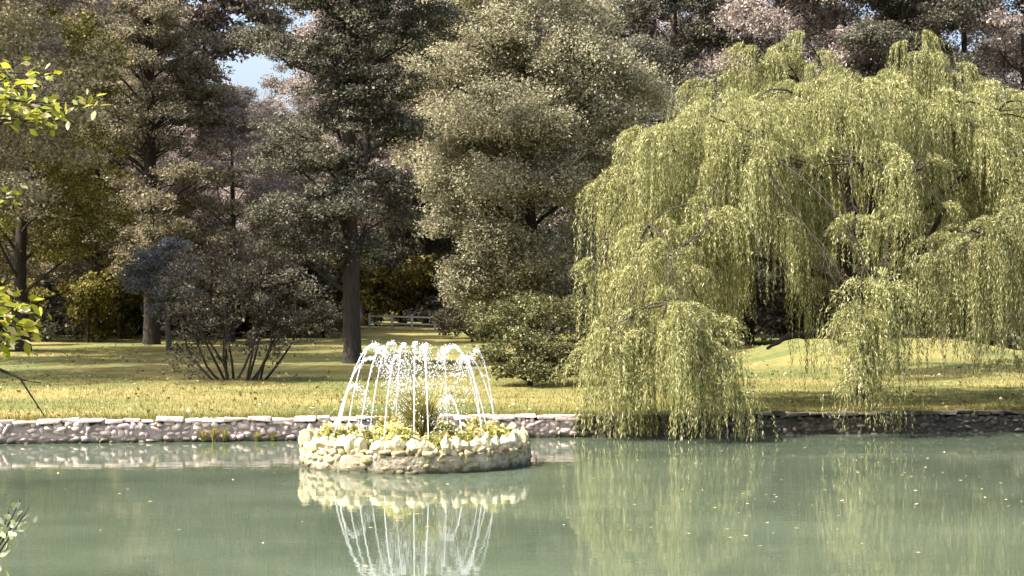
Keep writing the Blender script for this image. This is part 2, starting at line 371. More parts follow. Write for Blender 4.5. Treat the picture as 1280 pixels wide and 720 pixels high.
obj('backing', blocks_mesh('backing', core, M['mortar'], .01, 0, 3), wl, off)
obj('backing', blocks_mesh('backing', core2, M['shade_mortar'], .01, 0, 3), wl, off)

# ------------------------------------------------------------------ the round stone island and its fountain
IX, IY, IR = -1.485, 23.5, 1.79
isl = thing('island_planter', 'round stone planter island with a ring of jagged pale rocks standing in the pond', 'planter', (IX, IY, 0))
rng = np.random.default_rng(11)
bl = []
for zc in (-.08, .0, .085, .17, .25, .30):
    a = rng.uniform(0,.3); end = a+2*PI
    while a < end-.02:
        da = min(rng.uniform(.04,.13), end-a); c = a+da/2; rr = IR-.10+rng.normal(0,.012)
        bl.append((rr*math.cos(c), rr*math.sin(c), zc+rng.normal(0,.015), rr*da*.56, .09, rng.uniform(.035,.07), c+PI/2)); a += da
obj('masonry', rubble_mesh('masonry', bl, M['block'], 7), isl)
bm = bmesh.new(); bmesh.ops.create_cone(bm, cap_ends=True, segments=48, radius1=IR-.022, radius2=IR-.022, depth=.78)
bmesh.ops.translate(bm, verts=bm.verts, vec=(0,0,-.14)); me = bpy.data.meshes.new('soil'); bm.to_mesh(me); bm.free(); me.materials.append(M['basin'])
obj('basin', me, isl)
bm = bmesh.new(); bmesh.ops.create_cone(bm, cap_ends=True, segments=48, radius1=IR-.2, radius2=IR-.3, depth=.06)
bmesh.ops.translate(bm, verts=bm.verts, vec=(0,0,.27)); me = bpy.data.meshes.new('soil'); bm.to_mesh(me); bm.free(); me.materials.append(M['soil'])
obj('soil', me, isl)
def rock_mesh(rng, sx, sy, sz, point):
    bm = bmesh.new(); bmesh.ops.create_icosphere(bm, subdivisions=3, radius=1)
    off = Vector(rng.uniform(-50,50,3)); planes = [(Vector(nrm(rng.normal(0,1,3))), rng.uniform(.5,.85)) for _ in range(9)]
    for v in bm.verts:
        c = v.co.copy()
        for n, dd in planes:
            k = c.dot(n)
            if k > dd: c -= n*(k-dd)
        c *= 1+.12*mnoise.noise(c*2.2+off)+.05*mnoise.noise(c*6+off)
        if c.z > 0: f = 1-point*c.z; c.x *= f; c.y *= f
        v.co = Vector((c.x*sx, c.y*sy, c.z*sz))
    me = bpy.data.meshes.new('rim_stone'); bm.to_mesh(me); bm.free(); me.materials.append(M['rim'])
    return me
n = 54; a = 0
for k in range(n):
    a = 2*PI*k/n + rng.uniform(-.04,.04); w_ = IR*2*PI/n*.5
    big = rng.random() < .3
    hgt = rng.uniform(.11,.16)*(1.35 if big else 1.)
    rr = IR-.13+rng.uniform(-.05,.04)
    o = obj('rim_stone', rock_mesh(rng, .12*rng.uniform(.8,1.2), w_*rng.uniform(.95,1.5), hgt, rng.uniform(.25,.65)), isl,
            (rr*math.cos(a), rr*math.sin(a), .31+hgt*.45), a)
    o.rotation_euler[1] = rng.uniform(-.15,.25)
# planting on the island
def low_plant(rng, r_, h, n_l, n_f):
    P = nrm(rng.normal(0,1,(n_l,3)))*(rng.random(n_l)**.4)[:,None]; P[:,2] = np.abs(P[:,2])
    P = P*np.array([r_,r_,h])
    V1, F1 = rand_leaves(P, rng, .10, .45, .5)
    Q = nrm(rng.normal(0,1,(n_f,3))+[0,0,.8])*np.array([r_,r_,h])*1.08
    Q = np.repeat(Q, 5, 0) + rng.normal(0,.018,(n_f*5,3))
    V2, F2 = rand_leaves(Q, rng, .055, .8, 1.2)
    return mesh_np('foliage', V1, F1, M['yellow_plant']), mesh_np('blossom', V2, F2, M['petal'])
protos = [low_plant(np.random.default_rng(40+k), .24, .22+.05*k , 460, 20) for k in range(3)]
rng = np.random.default_rng(12)
spots = [(1.32, 2*PI*k/15+rng.uniform(-.1,.1)) for k in range(15)] + [(.82, 2*PI*k/8+.3+rng.uniform(-.15,.15)) for k in range(8)]
for k, (rr, a) in enumerate(spots):
    rr += rng.uniform(-.06,.06)
    o = thing('flowering_plant', 'low yellow green flowering plant among the pale rocks of the fountain island', 'plant', (IX+rr*math.cos(a), IY+rr*math.sin(a), .28), 'low flowering plants on the fountain island', rng.uniform(0,6))
    s_ = rng.uniform(.75,1.15); o.scale = (s_, s_, s_)
    fm, bm_ = protos[k % 3]; obj('foliage', fm, o); obj('blossom', bm_, o)
def grass_tuft(rng, n_, h, spread, wd=.014, m=None, name='blades'):
    """arching blades from one root: strips of 4 quads"""
    seg = 5; t = np.linspace(0,1,seg)[None,:,None]
    az = rng.uniform(0,2*PI,n_); lean = rng.uniform(.05,1,n_)*spread; hh = h*rng.uniform(.5,1.1,n_)
    root = rng.normal(0,.05*spread/.5,(n_,3)); root[:,2] = 0
    D_ = np.stack([np.cos(az), np.sin(az), 0*az], 1)
    P = root[:,None,:] + D_[:,None,:]*lean[:,None,None]*t**1.8 + np.array([0,0,1])*hh[:,None,None]*(t-.25*t**3*(lean/spread)[:,None,None])
    S_ = np.stack([-np.sin(az+.6), np.cos(az+.6), 0*az], 1)[:,None,:]*(wd*(1-.9*t))
    V = np.stack([P-S_, P+S_], 2).reshape(n_, seg*2, 3)
    q = np.array([[2*k,2*k+1,2*k+3,2*k+2] for k in range(seg-1)])
    Fq = (q[None]+ (np.arange(n_)*seg*2)[:,None,None]).reshape(-1,4)
    return mesh_np(name, V.reshape(-1,3), Fq, m or M['tuft'])
o = thing('ornamental_grass', 'tall tuft of green and straw coloured grass in the middle of the fountain island', 'grass plant', (IX+.10, IY-.38, .28))
rng = np.random.default_rng(13)
obj('blades', grass_tuft(rng, 620, .98, .6, .017), o)
o = thing('ornamental_grass', 'shorter reddish grass tuft beside the tall tuft on the fountain island', 'grass plant', (IX-.38, IY-.15, .28))
obj('blades', grass_tuft(rng, 320, .58, .42), o)

# water jets: from a ring of nozzles inside the rocks, inwards and up, breaking into drops after the crest
fn = thing('fountain', 'white arching water jets rising in a ring from the round stone island', 'fountain', (IX, IY, .30))
rng = np.random.default_rng(21)
bm = bmesh.new()
ico = bmesh.new(); bmesh.ops.create_icosphere(ico, subdivisions=1, radius=1)
IV = np.array([v.co[:] for v in ico.verts]); IF = np.array([[v.index for v in f.verts] for f in ico.faces]); ico.free()
drops = []
NJ = 18
for k in range(NJ):
    a = 2*PI*(k+.35)/NJ + rng.uniform(-.10,.10)
    r0 = 1.28+rng.uniform(-.10,.10); ra = r0-rng.uniform(.22,.62); h = rng.uniform(1.26,1.54)
    sw = rng.uniform(-.06,.06)
    if k in (8, 15): h *= .55; ra = r0-.3
    # vertical parabola in t: t=0 nozzle, t=1 crest, t=2 lands
    def jp(t):
        t = np.asarray(t, float); r_ = r0+(ra-r0)*t; aa = a+sw*t*t
        return np.stack([r_*np.cos(aa), r_*np.sin(aa), .04+h*(2*t-t*t)], -1)
    tend = rng.uniform(.92,1.22); t = np.linspace(0, tend, 40)
    P = jp(t); P += rng.normal(0,1,P.shape)*(.0015+.006*t[:,None]**3)
    rad = np.interp(t, [0,.6,1,tend], [.008,.0095,.010,.005])*(1+.35*np.sin(t*31+rng.uniform(0,6))*np.clip(t-.2,0,1)+rng.normal(0,.12,40))
    w = Wood(); w.tube(P, np.clip(rad,.005,.03), 6); jet = obj('jet', w.mesh('jet', M['jet']), fn)
    # nozzle
    w = Wood(); w.tube([(r0*math.cos(a), r0*math.sin(a), -.04), (r0*math.cos(a), r0*math.sin(a), .05)], [.022,.015], 8); obj('nozzle', w.mesh('nozzle', M['brass']), fn)
    # drops
    nd = 270
    td = rng.uniform(.8, 2.0, nd); C_ = jp(td) + rng.normal(0,1,(nd,3))*(.012+.075*np.clip(td-.9,0,1)[:,None])
    drops.append(np.c_[C_, rng.uniform(.003,.0085,nd)])
    nd = 24; td = rng.uniform(.1,1.,nd); C_ = jp(td)+rng.normal(0,.018,(nd,3)); drops.append(np.c_[C_, rng.uniform(.003,.007,nd)])
D_ = np.vstack(drops); D_ = D_[D_[:,2] > .05]
st = np.array([1,1,1.6])
V = (D_[:,None,:3] + IV[None]*D_[:,None,3:4]*st).reshape(-1,3); Fq = (IF[None]+(np.arange(len(D_))*len(IV))[:,None,None]).reshape(-1,3)
struct(obj('spray', mesh_np('spray', V, Fq, M['jet'], smooth=True), fn), 'stuff')

# ------------------------------------------------------------------ weeping willows
def strands(starts, lens, outd, rng, zmin, leaf=.075, gap=.027):
    """hanging withies: arch out a little from the start, then hang; leaves along each"""
    n = len(starts); K = int(np.max(lens)/gap)+1
    s = np.arange(K)[None,:]*gap*np.ones((n,1)); ok = s < lens[:,None]
    arch = .34*outd
    sw = rng.uniform(0,2*PI,n); am = rng.uniform(.01,.05,n)
    f = 1-np.exp(-s/.38)
    X = starts[:,None,:] + arch[:,None,:]*f[:,:,None]
    X[:,:,0] += am[:,None]*np.sin(s*2.1+sw[:,None])*np.minimum(1,s); X[:,:,1] += am[:,None]*np.cos(s*1.7+sw[:,None])*np.minimum(1,s)
    X[:,:,2] += .15*np.sin(np.minimum(s/.26,PI)) - np.maximum(0,s-.12)
    ok &= X[:,:,2] > zmin
    T = nrm(np.gradient(X, axis=1)); jit = .20+.55*np.exp(-s/.5)
    dens = ok & (rng.random(ok.shape) < .93); P = X[dens]; T = T[dens]; jit = jit[dens][:,None]; m_ = len(P)
    P = P + rng.normal(0,.014,(m_,3))
    U = nrm(T + rng.normal(0,1,(m_,3))*jit)
    Wd = nrm(np.cross(U, rng.normal(0,1,(m_,3))))
    ln = leaf*rng.uniform(.7,1.4,m_)
    V, Fq = leaf_quads(P, U, Wd, ln, ln*.19)
    # the thin withy itself
    kk = np.linspace(0, K-1, 9).astype(int); Wy = X[:, kk, :].copy(); lim = np.minimum(lens, starts[:,2]-zmin)
    return V, Fq
def willow(name, label, base, trunk, lobes, rng, dens, leaf, zmin=.06, limb0=.105, limbs=()):
    """lobes: (px, py_top, D, radius, strand length)"""
    r_ = thing(name, label, 'tree', base)
    w = Wood(); tp = np.array([q[:3] for q in trunk], float)
    tt = np.linspace(0,1,12); ts = np.linspace(0,1,len(tp)); path = np.stack([np.interp(tt,ts,tp[:,k]) for k in range(3)],1)
    path[1:-1] += rng.normal(0,.04,(10,3)); w.tube(path, [q[3]*(1.3 if k == 0 else 1) for k, q in enumerate(trunk)], 12)
    for lm in limbs:
        q = np.array([[px_x(a,D)-base[0], D-base[1], py_z(c,D)-base[2]] for a,c,D in lm]); m_ = len(q); tq = np.linspace(0,m_-1,14)
        q = np.stack([np.interp(tq, range(m_), q[:,k]) for k in range(3)],1)+rng.normal(0,.02,(14,3)); w.tube(q, [.11,.075,.03], 7)
    VV = []; FF = []; nn = 0; CC = []
    for (px, py, D, rad, ln) in lobes:
        c = np.array([px_x(px,D)-base[0], D-base[1], py_z(py,D)-base[2]])
        f = rng.uniform(.5,1.); p0 = path[int(f*11)]; lr = limb0*(.5+.5*min(1,rad/1.6))
        if rad < .85:
            big = [k_ for k_ in CC if k_[1] > rad and k_[0][2] > c[2]+.3]
            if big: p0 = min(big, key=lambda k_: np.linalg.norm(k_[0]-c))[0]; lr = .022
        CC.append((c-[0,0,.15], rad))
        q = bend(p0, c-[0,0,.4*min(1,rad)], rng, 9, .09, .075); w.tube(q, [lr, lr*.12], 6)
        n_ = int(dens*rad*rad*3.2)+55
        nt_ = max(6, int(rad*rad*12)); ta = rng.uniform(0,2*PI,nt_); trr = rad*np.sqrt(rng.random(nt_)); th = np.where(rng.random(nt_) < .5, rng.uniform(-.25,.3,nt_), rng.uniform(-1.5,-.2,nt_))*min(1,max(.6,rad)); tl = rng.uniform(.3,1.12,nt_)
        ti = rng.integers(0,nt_,n_); sp = rng.uniform(.05,.125,nt_)[ti]
        dx = rng.normal(0,1,n_)*sp; dy = rng.normal(0,1,n_)*sp
        x = trr[ti]*np.cos(ta[ti])+dx; y = trr[ti]*np.sin(ta[ti])+dy
        rr = np.hypot(x,y)/rad
        z = -.38*rad*rr**2 + th[ti] - 1.6*(dx*dx+dy*dy)
        lens = ln*tl[ti]*rng.uniform(.45,1.05,n_)*(.8+.2*np.clip(rr,0,1))
        st_ = c + np.stack([x,y,z],1)
        od = np.stack([x,y,0*x],1)/rad*.6 + np.stack([np.cos(ta[ti]),np.sin(ta[ti]),0*x],1)*.3 + np.stack([dx,dy,0*x],1)*2.5 + rng.normal(0,.22,(n_,3))*[1,1,0]
        V, Fq = strands(st_, lens, od, rng, zmin-base[2], leaf)
        VV.append(V); FF.append(Fq+nn); nn += len(V)
        for j in range(min(nt_,10)):
            e = c + [trr[j]*math.cos(ta[j]), trr[j]*math.sin(ta[j]), th[j]-.38*rad*(trr[j]/rad)**2-.16]
            w.tube(bend(q[rng.integers(5,9)], e, rng, 5, .12), [lr*.3,.006], 4)
    obj('trunk', w.mesh('trunk', M['bark']), r_)
    obj('crown', mesh_np('crown', np.vstack(VV), np.vstack(FF), M['willow']), r_)
    return r_
rng = np.random.default_rng(31)
wb = at_ground(1082, 33.5)
willow('weeping_willow', 'large weeping willow whose yellow green curtains trail into the pond', wb,
    [(0,0,0,.19),(-.03,-.1,1.0,.18),(.05,-.2,2.2,.17),(-.1,-.3,3.6,.15),(-.7,-.4,5.0,.09)],
    [(1010,100,33,1.9,2.5),(915,132,32,1.6,3.9),(845,165,31.5,1.2,4.0),(795,215,31,.75,3.2),(752,292,30.5,.45,2.0),
     (1100,100,33.5,1.7,2.3),(1180,128,33,1.4,3.0),(1250,115,34,1.6,3.6),(1320,150,34,1.6,4.4),
     (950,185,30.6,.9,2.0),(1060,170,31.0,1.0,1.5),(1150,190,31.0,.9,1.4),(875,235,30.2,.8,2.6),(810,270,30,.6,2.4),
     (835,368,28,.75,2.8),(768,412,28,.42,2.0),(790,395,28.3,.5,2.3),(900,440,27.8,.45,1.8),(880,395,28.6,.5,1.9),(820,400,28.2,.6,2.3),(765,405,28.4,.4,2.2),(860,385,28,.5,2.4),
     (1062,350,28.8,.42,2.1),(1085,343,28.8,.5,2.6),(1084,385,28.5,.32,2.0),(1080,425,28.4,.25,1.5),(1106,352,28.9,.4,2.2),(1075,270,30.6,.45,1.3),(1060,160,35.5,1.6,2.2),(930,290,33.5,.8,1.5),(870,215,34,1.2,2.8),(1180,215,34.5,1.0,2.2),(850,300,29,.7,2.2)],
    rng, 112, .078, limbs=[[(1085,400,33),(1050,352,32.2),(985,330,31.6),(925,318,31)],[(1086,380,33.2),(1080,300,32.8),(1058,215,32.5)],[(1083,440,33),(1040,420,32),(985,418,31.2),(960,436,30.8)],[(1086,370,33.2),(1150,320,33.2),(1190,250,33)]])
wb2 = at_ground(1345, 32.5)
willow('weeping_willow', 'nearer weeping willow at the right edge with hanging curtains over the bank', wb2,
    [(0,0,0,.26),(-.1,0,1.3,.21),(-.3,-.1,2.4,.15),(-.5,-.2,3.3,.08)],
    [(1215,278,29.6,.75,2.6),(1275,262,29.8,.8,3.0),(1180,300,29.8,.42,1.9),(1255,205,30.6,.8,1.6),(1330,240,30.5,.9,3.2),(1262,395,29.3,.3,1.0)],
    np.random.default_rng(32), 170, .078, limb0=.11)
wb3 = at_ground(1078, 43)
willow('weeping_willow', 'taller pale weeping willow standing behind the large willow', wb3,
    [(0,0,0,.36),(.1,0,2,.3),(.1,0,4.5,.22),(0,0,7,.12)],
    [(955,62,42,1.1,3.4),(1015,48,42,.9,3.2),(1060,92,41.5,1.0,3),(900,98,42,.9,3),(1150,52,42.5,1.0,3.2),(1195,84,42,.8,3),(1120,82,43,.9,3),(985,110,41,1.2,3),(1245,105,43,1.2,3.4)],
    np.random.default_rng(33), 100, .095)

# ------------------------------------------------------------------ trees standing on the lawn
rng = np.random.default_rng(50)
# tall straight tree with grey trunk (left)
b = at_ground(190, 68); lob = []
h = 5.2
while h < 21.5:
    Rr = 3.9*(1-((h-4)/24)**1.5)*rng.uniform(.75,1.1)
    for k in range(5):
        a = rng.uniform(0,2*PI)
        for f in (.45,.85):
            lob.append((Rr*f*math.cos(a), Rr*f*math.sin(a), h-.25*f*Rr*.4+rng.uniform(-.2,.3), .95, .95, .28))
    h += rng.uniform(1.0,1.5)
for _ in range(26):
    a = rng.uniform(0,2*PI); h = rng.uniform(2.6,14); lob.append((.9*math.cos(a)-.1, .9*math.sin(a)-.3, h, .75, .75, .5))
tree('tall_tree', 'tall olive brown tree with a straight grey trunk behind the blue grey bush', 'tree', b, lob,
     [(0,0,0,.34),(-.1,0,6,.28),(-.25,0,14,.22),(-.3,0,22,.08)], M['olive'], M['bark'], rng, 130000, .125, cr=.55, flat=.5, low=-.9, per=80, limb_r=.18, twigs=1)
# dark tree with thick leaning trunk
b = at_ground(441, 50)
items = [(365,165,50,1.1,.6),(400,200,49.5,1.2,.6),(455,150,50,1.2,.7),(345,200,50.5,1.0,.5),(370,265,49.5,1.3,.6),(420,255,49,1.2,.7),(470,230,50,1.1,.7),(395,310,49.6,1.1,.55),(350,300,50.4,.9,.5),
         (455,310,50.5,.9,.5),(490,270,51,.8,.5),(430,110,50,1.2,.7),(418,150,51,1.0,.6),
         (358,62,50,1.0,.45),(405,70,50,1.3,.6),(455,35,50,1.4,.7),(500,60,50,1.3,.7),(540,30,50.5,1.1,.7),(490,110,50,1.1,.7),(325,45,51,.9,.45),(380,0,50,1.3,.6),(440,-30,50,1.6,.8),(510,-20,50,1.5,.8),
         (420,-80,50,1.6,.9),(480,-100,50,1.5,1.0),(330,-35,50.5,1.2,.6),(450,-160,50,1.3,1.0),(500,165,50.5,.9,.6)]
tree('dark_tree', 'dark green tree with a thick dark trunk on the lawn behind the fountain', 'tree', b, lobes_px(b, 441, items),
     [(0,0,0,.31),(-.03,0,1.5,.29),(-.1,0,4,.26),(-.15,0,8,.22),(.1,0,13,.14),(.3,0,16,.06)], M['dark'], M['bark'], rng, 160000, .095, per=130, cr=.5, flat=.42, low=-.7, limb_r=.3)
# pale broad tree
b = at_ground(660, 57)
items = [(545,95,56,1.3,1.0),(590,60,55.5,1.6,1.1),(650,40,55,1.6,1.1),(700,80,55,1.7,1.2),(760,95,56,1.5,1.0),(800,110,57,1.2,.8),(560,160,55,1.4,1.0),(615,140,54,1.6,1.1),(670,150,54,1.6,1.1),(730,160,55,1.5,1.1),
         (575,225,54.5,1.4,.9),(625,235,53.6,1.4,.9),(530,210,56,.9,.7),(560,275,55.5,1.0,.6),(620,300,54.5,1.2,.7),(690,235,54.5,1.5,.9),(750,215,56,1.3,.9),(660,330,55,1.4,.8),(720,310,56,1.4,.8),(600,350,56,1.2,.7),
         (640,-20,56,2.0,1.2),(580,10,57,1.6,1.1),(720,15,57,1.7,1.1),(690,370,56,1.3,.7),(640,380,57,1.2,.6),(740,370,57,1.3,.7)]
for _ in range(22):
    u_ = rng.uniform(0,1); items.append((rng.uniform(535,790), 40+330*u_, 56+rng.uniform(-1.6,1.6), rng.uniform(.6,1.2), rng.uniform(.5,1.1)))
tree('broad_tree', 'broad pale leaved tree in full sun left of the willows', 'tree', b, lobes_px(b, 660, items),
     [(0,0,0,.45),(.1,0,2,.4),(0,0,5,.3),(-.2,0,9,.18),(-.2,0,12.5,.06)], M['pale'], M['bark'], rng, 250000, .105, per=110, cr=.55, flat=.8, low=-.9, inner=.45)
# dark golden tree at the left edge, partly out of frame, shading the lawn
b = at_ground(-130, 41)
tree('edge_tree', 'dense olive brown tree at the left edge above the lawn', 'tree', b,
     dome_lobes(rng, 19, 5.4, 3.6, 30), [(0,0,0,.36),(.1,0,3,.3),(0,.1,9,.2),(0,0,17,.06)], M['olive'], M['bark'], rng, 170000, .108, cr=.6, per=130)
b = at_ground(-95, 51)
tree('edge_tree', 'tall brown grey tree behind the olive brown tree at the left edge', 'tree', b,
     dome_lobes(rng, 20, 5.4, 4.0, 28), [(0,0,0,.36),(.1,0,3,.3),(0,.1,9,.2),(0,0,18,.06)], M['brown'], M['bark'], rng, 150000, .125, cr=.6, per=130)
b = at_ground(30, 60)
tree('olive_tree', 'olive gold tree with low boughs behind the left part of the lawn', 'tree', b,
     dome_lobes(rng, 15, 4.4, 2.8, 22), [(0,0,0,.28),(-.2,0,3,.24),(0,.1,8,.2),(0,0,13.5,.06)], M['gold'], M['bark'], rng, 100000, .115, cr=.5, per=130)
# high crowned trees whose crowns close the view above the gap of sky
b = at_ground(248, 74)
items = [(225,40,74,1.6,1.0),(262,30,74,1.6,1.0),(300,56,74.5,1.2,.6),(240,-10,74,1.8,1.1),(300,-15,74,1.7,1.0),(205,0,74,1.5,1.0),(255,75,74,.9,.6),(230,100,74,1.0,.7),(262,98,74,.6,.5),(305,12,74.5,1.5,.8),(335,28,75,1.0,.5),(280,62,74.3,.8,.45)]
tree('high_crowned_tree', 'slender brown tree with a high crown over the gap of sky', 'tree', b, lobes_px(b, 248, items),
     [(0,0,0,.26),(.1,0,6,.22),(0,0,12,.18),(.3,0,17,.08)], M['brown'], M['bark'], rng, 24000, .2, cr=.55)
# blue grey bush tree in front of the grey trunk
b = at_ground(212, 61)
items = [(185,330,61,.7,.5),(170,350,61,.6,.5),(215,315,61.2,.65,.5),(225,345,60.6,.6,.5),(235,335,61,.45,.4),(180,360,60.6,.6,.5),(210,365,60.5,.6,.5),(200,390,60.8,.5,.35),(235,370,61,.4,.4)]
tree('small_tree', 'small blue grey leaved tree in front of the grey trunk', 'tree', b, lobes_px(b, 212, items),
     [(0,0,0,.12),(-.1,0,1.2,.10),(-.2,0,2.6,.06),(-.2,0,3.6,.03)], M['bluegrey'], M['bark_grey'], rng, 14000, .10, cr=.35)
# multi-stem shrub
b = at_ground(298, 40); sh = thing('multi_stem_shrub', 'bare legged shrub with many dark stems and thin dark foliage on the lawn', 'shrub', b)
rng = np.random.default_rng(61); lob = []
for k, (px, py) in enumerate([(215,350),(225,375),(238,332),(258,322),(275,310),(290,345),(305,310),(325,330),(345,350),(365,340),(385,375),(320,375),(250,385),(360,395)]):
    D = 40+rng.uniform(-.8,.8); e = np.array([px_x(px,D)-b[0], D-b[1], py_z(py,D)-b[2]])
    s0 = np.array([(px-300)*.0075+rng.normal(0,.08), rng.normal(0,.2), 0]);
    q = bend(s0, e, rng, 9, 0, .05); q[1:-1,0] += np.sign(e[0])*.10*np.sin(np.linspace(0,PI,9))[1:-1]
    w = Wood(); w.tube(q, [.036,.026,.009], 7)
    for _ in range(7):
        i0 = rng.integers(3,8); e2 = q[i0]+nrm(rng.normal(0,1,3)+[0,0,.7])*rng.uniform(.4,.8); w.tube(bend(q[i0], e2, rng, 5), [.013,.004], 4)
        lob.append((*e2, .32,.32,.22))
    lob.append((*e, .5,.5,.35))
    obj('stem', w.mesh('stem', M['bark']), sh)
P, _ = crown_pts(lob, rng, 11500, 30, .24, .7, -1, .5); V, Fq = rand_leaves(P, rng, .085, .5, .5)
obj('foliage', mesh_np('foliage', V, Fq, M['purple']), sh)
# sprawling shrub by the willow
b = at_ground(662, 38); rng = np.random.default_rng(63)
items = [(635,400,38.3,.5,.35),(680,392,38.3,.55,.35),(720,405,38.5,.5,.35),(655,430,37.6,.6,.38),(700,440,37.5,.55,.35),(615,415,38.4,.45,.3),(660,462,37.4,.5,.24),(735,430,38,.5,.35),(602,395,39,.4,.25),(725,388,38.8,.5,.3),(630,465,37.8,.35,.18),(620,445,38,.4,.25),(690,470,37.4,.45,.18),(650,380,39,.5,.3),(735,465,37.8,.4,.2)]
tree('sprawling_shrub', 'low sprawling shrub with pale tipped leaves left of the willow curtain', 'shrub', b, lobes_px(b, 655, items),
     [(0,0,0,.08),(.05,0,.5,.06),(.1,0,1.0,.03)], M['shrub'], M['bark'], rng, 19000, .075, cr=.28, per=60, limb_r=.5, low=-.8)
# ------------------------------------------------------------------ trees behind: three kinds, each built once and copied
def back_kind(seed, H, Rr, zb, leaf, n_l, label):
    g = np.random.default_rng(seed)
    return tree('woodland_tree', label, 'tree', (0,0,0), dome_lobes(g, H, Rr, zb, 26, (.24,.36)), [(0,0,0,.38),(.2,0,4,.32),(0,.2,10,.24),(0,0,H*.88,.06)],
                leaf, M['bark'], g, n_l, .155, 'woodland trees behind the lawn', per=110, cr=.62, flat=.6, twigs=1)
KIND = {'brown': back_kind(71, 24, 5.6, 4.5, M['brown'], 100000, ''), 'olive': back_kind(72, 23, 5.4, 3.5, M['olive'], 100000, ''), 'dark': back_kind(73, 22, 5.6, 2.5, M['dark'], 100000, '')}
LAB = {'brown': 'tall brown grey woodland tree in the wood beyond the lawn', 'olive': 'tall olive woodland tree in the wood beyond the lawn', 'dark': 'tall dark green woodland tree in the wood beyond the lawn'}
rng = np.random.default_rng(80)
used = {}
# (px, D, kind, scale z, scale xy)
BACK = [(-150,86,'olive',1,1),(-60,92,'brown',1.05,1),(25,90,'brown',1.05,1.),(100,84,'olive',1.0,.9),(165,96,'brown',1.1,1),(225,92,'brown',.60,.75),(300,86,'brown',.54,.85),(375,92,'olive',.53,.8),
        (455,104,'brown',1.15,1.05),(535,108,'dark',1.15,1.05),(600,96,'olive',1.1,1),(690,86,'dark',1.05,1),(770,84,'brown',.98,.95),(845,82,'dark',1.0,1),(905,90,'brown',1.1,1),(975,80,'brown',1.0,1),
        (1055,84,'brown',1.05,1),(1130,78,'dark',.95,1),(1205,84,'brown',1.05,1),(1280,80,'brown',1.0,1),(1370,82,'olive',1,1),(1010,100,'dark',1.1,1.1),(1165,104,'brown',1.2,1.1),(850,104,'olive',1.2,1.1),(700,108,'brown',1.2,1.1),
        (60,108,'brown',1.2,1.1),(-30,112,'dark',1.1,1.1),(500,124,'olive',1.0,1.2),(420,122,'brown',1.2,1.0),(580,122,'dark',1.1,1.2),(288,71,'brown',.50,.62),(262,80,'brown',.52,.7),(325,78,'brown',.5,.7),(120,76,'olive',.6,.75),(75,82,'dark',.55,.8),(150,84,'brown',.6,.8),(-10,72,'olive',.6,.8),(800,70,'dark',.62,.8),(880,66,'dark',.5,.75),(1230,66,'dark',.5,.75),(1090,68,'olive',.45,.7)]
for (px, D, k, sz, sx) in BACK:
    o = KIND[k] if k not in used else copy_tree(KIND[k]); used[k] = 1
    o.location = at_ground(px, D); o.scale = (sx, sx, sz); o.rotation_euler = (0,0,rng.uniform(0,6.28)); o['label'] = LAB[k]; o['group'] = 'tall %s woodland trees' % k
# bushes under the trees
def bush_kind(seed, leaf, n_l):
    g = np.random.default_rng(seed)
    lb = [(g.uniform(-1.2,1.2), g.uniform(-.8,.8), g.uniform(.5,2.2), g.uniform(.5,.9), .7, g.uniform(.4,.7)) for _ in range(12)]
    return tree('bush', '', 'bush', (0,0,0), lb, [(0,0,0,.08),(.05,0,.8,.06),(.1,0,1.6,.03)], leaf, M['bark'], g, n_l, .15, None, per=40, cr=.32, limb_r=.6, low=-.9)
BK = {'gold': bush_kind(91, M['gold'], 6000), 'dark': bush_kind(92, M['dark'], 6000), 'olive': bush_kind(93, M['olive'], 6000)}
BL = {'gold': 'golden bush in front of the woodland edge', 'dark': 'dark bush at the shaded woodland edge', 'olive': 'olive bush at the woodland edge'}
used = {}
BUSH = [(110,70,'gold',1.1),(150,74,'gold',1.2),(60,72,'dark',1.2),(10,66,'gold',1.1),(-40,60,'dark',1.1),(95,80,'gold',1.8),(240,78,'dark',1.5),(285,84,'gold',1.6),(330,80,'olive',1.5),(380,82,'dark',1.5),(405,78,'olive',1.0),(420,96,'gold',1.8),
        (470,104,'gold',1.8),(500,106,'dark',2.0),(535,104,'gold',1.6),(560,103,'dark',1.7),(600,92,'dark',1.7),(590,72,'olive',1.0),(640,76,'dark',1.6),(690,74,'dark',1.5),(740,72,'dark',1.6),(790,70,'dark',1.5),(840,72,'dark',1.5),(890,70,'dark',1.6),(940,72,'dark',1.5),
        (985,76,'olive',1.5),(1030,74,'dark',1.5),(1080,72,'dark',1.6),(1130,74,'dark',1.4),(1190,72,'dark',1.5),(1240,68,'dark',1.6),(1290,64,'olive',1.5),(1330,60,'dark',1.5),(30,78,'olive',2.2),(70,84,'gold',2.3),(130,86,'dark',2.3),(175,82,'olive',1.8),(215,80,'gold',1.7),(265,78,'olive',1.7),(310,86,'dark',2.0),(355,84,'gold',1.9),(520,116,'gold',2.2),(475,118,'dark',2.4)]
for (px, D, k, s_) in BUSH:
    o = BK[k] if k not in used else copy_tree(BK[k]); used[k] = 1
    o.location = at_ground(px, D); q = rng.uniform(.85,1.15); o.scale = (s_*q, s_*q, s_*rng.uniform(.85,1.1)); o.rotation_euler = (0,0,rng.uniform(0,6.28))
    o['label'] = BL[k]; o['group'] = '%s bushes at the woodland edge' % k
